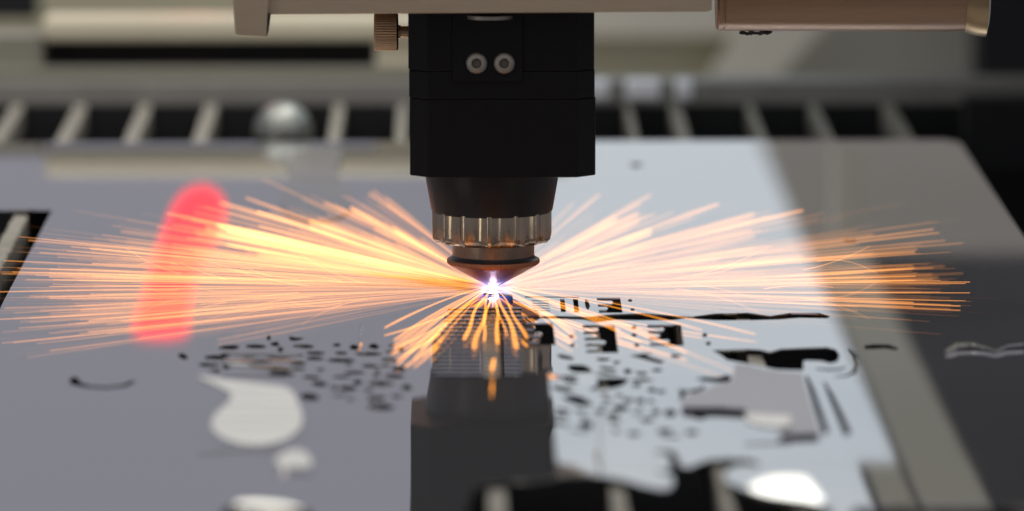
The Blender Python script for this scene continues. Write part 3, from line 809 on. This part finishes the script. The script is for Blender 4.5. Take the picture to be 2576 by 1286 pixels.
# wavy sparks dropping towards the viewer
front = [((1166, 856), 4.0), ((1194, 878), 5.6), ((1216, 862), 2.0), ((1254, 866), 4.6), ((1301, 878), 5.2), ((1325, 853), 3.6), ((1272, 850), 1.6)]
for (tip, wpx) in front:
    q = plane_z(tip[0], tip[1], 0.0012); n = 22; ph0 = rnd.uniform(0, 6.28); am = rnd.uniform(0.0004, 0.0011)
    s = Vector((-q.y, q.x, 0)).normalized(); path = []
    for i in range(n):
        t = 0.10 + 0.90 * i / (n - 1)
        p = q * t + s * (am * math.sin(ph0 + t * 8.5) * (0.3 + t) * min(1, 2.2 * (1 - t) + 0.2))
        p.z = 0.0015 + 0.006 * t * (1 - t); path.append(p)
    rads = [wpx * PX * 1.15 * (0.22 + 0.78 * (i / (n - 1)) ** 1.2) for i in range(n)]; rads[-1] *= 0.6
    v, f, c = [], [], []
    spark_geo(path, rads, [0.5 + 0.5 * i / n for i in range(n)], [rnd.uniform(0.8, 1.1)] * n, v, f, c, 6)
    o = spark_mesh('wavy_spark', v, f, c, M['spark_front'])
    tag(o, 'thick wavy orange spark dropping from the nozzle onto the dark mirrored head', 'spark', 'wavy sparks in front of the nozzle')
# straight bundles to both near sides
for (tip, wpx) in [((985, 892), 3.6), ((1000, 918), 3.0), ((992, 858), 3.2), ((990, 873), 2.4), ((1042, 905), 3.2), ((1062, 878), 3.0), ((968, 826), 2.6), ((1085, 890), 1.8), ((1030, 868), 2.2),
                   ((1450, 852), 2.6), ((1446, 838), 2.0), ((1560, 832), 2.0), ((1728, 888), 2.0), ((1655, 850), 1.8), ((1765, 832), 2.2), ((1900, 842), 1.4), ((1440, 866), 1.2), ((1610, 862), 2.2), ((1850, 938), 0.8)]:
    q = plane_z(tip[0], tip[1], 0.0012); n = 9
    path = [Vector((q.x * t, q.y * t, 0.0014 + 0.006 * t * (1 - t))) for t in [0.08 + 0.92 * i / (n - 1) for i in range(n)]]
    rads = [wpx * PX * 0.95 * (0.25 + 0.75 * i / (n - 1)) for i in range(n)]; rads[-1] *= 0.6
    v, f, c = [], [], []
    spark_geo(path, rads, [0.4 + 0.6 * i / n for i in range(n)], [rnd.uniform(0.6, 1.0)] * n, v, f, c)
    o = spark_mesh('spark', v, f, c, M['spark_front'])
    tag(o, 'deep orange spark shooting low over the sheet towards the near edge', 'spark', 'low sparks towards the near edge')
# thin curling sparks that split off the spray
for k in range(16):
    sgn = -1 if k < 11 else 1
    r_s = rnd.uniform(0.03, 0.13); phi = math.radians((180 if sgn < 0 else 0) + rnd.uniform(-16, 16)); el = math.radians(rnd.uniform(1.0, 4.5))
    p0 = Vector((math.cos(phi), math.sin(phi), math.tan(el))) * r_s; n = 12; ln_ = rnd.uniform(0.014, 0.040); bend = rnd.uniform(-0.010, 0.008)
    path = []
    for i in range(n):
        t = i / (n - 1); p = p0 + Vector((sgn * ln_ * t, 0.004 * t, bend * t * t + 0.004 * t)); p.z = max(p.z, 0.001); path.append(p)
    v, f, c = [], [], []
    spark_geo(path, [0.00016 * (1 - 0.6 * i / n) for i in range(n)], [0.2] * n, [rnd.uniform(0.5, 0.9)] * n, v, f, c)
    o = spark_mesh('curling_spark', v, f, c, M['spark'])
    tag(o, 'hair thin curling spark bending away inside the level spray', 'spark', 'curling sparks that split off the spray')
# glowing drops on the sheet
for (pa, pb, w, lab) in [((1243, 903), (1237, 932), 8, 'short fat glowing drop lying on the dark mirrored head'), ((1240, 955), (1236, 985), 3.0, 'thin glowing drip beyond the fat glowing drop')]:
    a = plane_z(*pa, 0.0012); b = plane_z(*pb, 0.0012); n = 6
    path = [a.lerp(b, i / (n - 1)) for i in range(n)]
    v, f, c = [], [], []
    spark_geo(path, [w * PX * 0.5 * (0.6 if i in (0, n - 1) else 1) for i in range(n)], [0.7] * n, [1.1] * n, v, f, c, 6)
    o = spark_mesh('glowing_drop', v, f, c, M['spark_front']); tag(o, lab, 'spark')

# ------------------------------------------------------------------ plasma at the cut
pl = empty('plasma', (0, 0, 0.0003))
tag(pl, 'blinding blue white plasma point under the copper nozzle tip', 'plasma')
m = bpy.data.materials.new('plasma_core'); m.use_nodes = True
nt = m.node_tree; nt.nodes.remove(nt.nodes['Principled BSDF'])
em = nt.nodes.new('ShaderNodeEmission'); em.inputs['Color'].default_value = (0.86, 0.93, 1.0, 1); em.inputs['Strength'].default_value = 12
nt.links.new(em.outputs[0], nt.nodes['Material Output'].inputs['Surface']); M['plasma'] = m
bm = bmesh.new(); bmesh.ops.create_icosphere(bm, subdivisions=3, radius=0.0014, matrix=Matrix.Translation((0, -0.0036, 0.0006)))
bm_obj('core', bm, M['plasma'], pl, True, origin=(0, -0.0036, 0.0006))
# lens glow round the point, built as an emitting volume
m = bpy.data.materials.new('lens_glow'); m.use_nodes = True
nt = m.node_tree; nt.nodes.remove(nt.nodes['Principled BSDF']); N = nt.nodes; L = nt.links
tc = N.new('ShaderNodeTexCoord'); ln = N.new('ShaderNodeVectorMath'); ln.operation = 'LENGTH'; L.new(tc.outputs['Object'], ln.inputs[0])
mr = N.new('ShaderNodeMapRange'); mr.inputs['From Min'].default_value = 0.0; mr.inputs['From Max'].default_value = 0.014; mr.inputs['To Min'].default_value = 1; mr.inputs['To Max'].default_value = 0
L.new(ln.outputs['Value'], mr.inputs['Value'])
pw = N.new('ShaderNodeMath'); pw.operation = 'POWER'; pw.inputs[1].default_value = 3.2; L.new(mr.outputs[0], pw.inputs[0])
mu = N.new('ShaderNodeMath'); mu.operation = 'MULTIPLY'; mu.inputs[1].default_value = 210.0; L.new(pw.outputs[0], mu.inputs[0])
ev = N.new('ShaderNodeEmission'); ev.inputs['Color'].default_value = (0.16, 0.27, 1.0, 1); L.new(mu.outputs[0], ev.inputs['Strength'])
L.new(ev.outputs[0], N['Material Output'].inputs['Volume'])
bm = bmesh.new(); bmesh.ops.create_icosphere(bm, subdivisions=3, radius=0.0142, matrix=Matrix.Translation((0, -0.0050, 0.0012)))
g = bm_obj('halo', bm, m, pl, True, origin=(0, -0.0050, 0.0012))
# its light on nozzle and sheet
l = bpy.data.lights.new('plasma_light', 'POINT'); l.energy = 0.003; l.color = (0.40, 0.45, 1.0); l.shadow_soft_size = 0.0015
o = bpy.data.objects.new('plasma_light', l); link(o); o.location = (0, -0.006, 0.003)

# lens starburst round the point, built as short glowing blue white spikes
M['flare'] = glow_mat('flare_spike', (0.55, 0.70, 1.0), (0.35, 0.30, 1.0), 0.8)
v, f, c = [], [], []
jr = random.Random(3); o0 = Vector((0, -0.0042, 0.0008))
for k in range(44):
    a = jr.uniform(-0.15, math.pi + 0.15); d = Vector((math.cos(a), jr.uniform(-0.35, 0.05), math.sin(a) * 0.95)).normalized(); ln_ = jr.uniform(0.0022, 0.0068)
    path = [o0 + d * (0.0008 + (ln_ - 0.0008) * i / 4) for i in range(5)]
    spark_geo(path, [0.00012 * (1 - 0.8 * i / 4) + 0.00002 for i in range(5)], [i / 4 for i in range(5)], [1.0 - 0.85 * i / 4 for i in range(5)], v, f, c, 3)
o = spark_mesh('flare_spikes', v, f, c, M['flare']); o['kind'] = 'stuff'
o.parent = pl; o.location = -pl.location
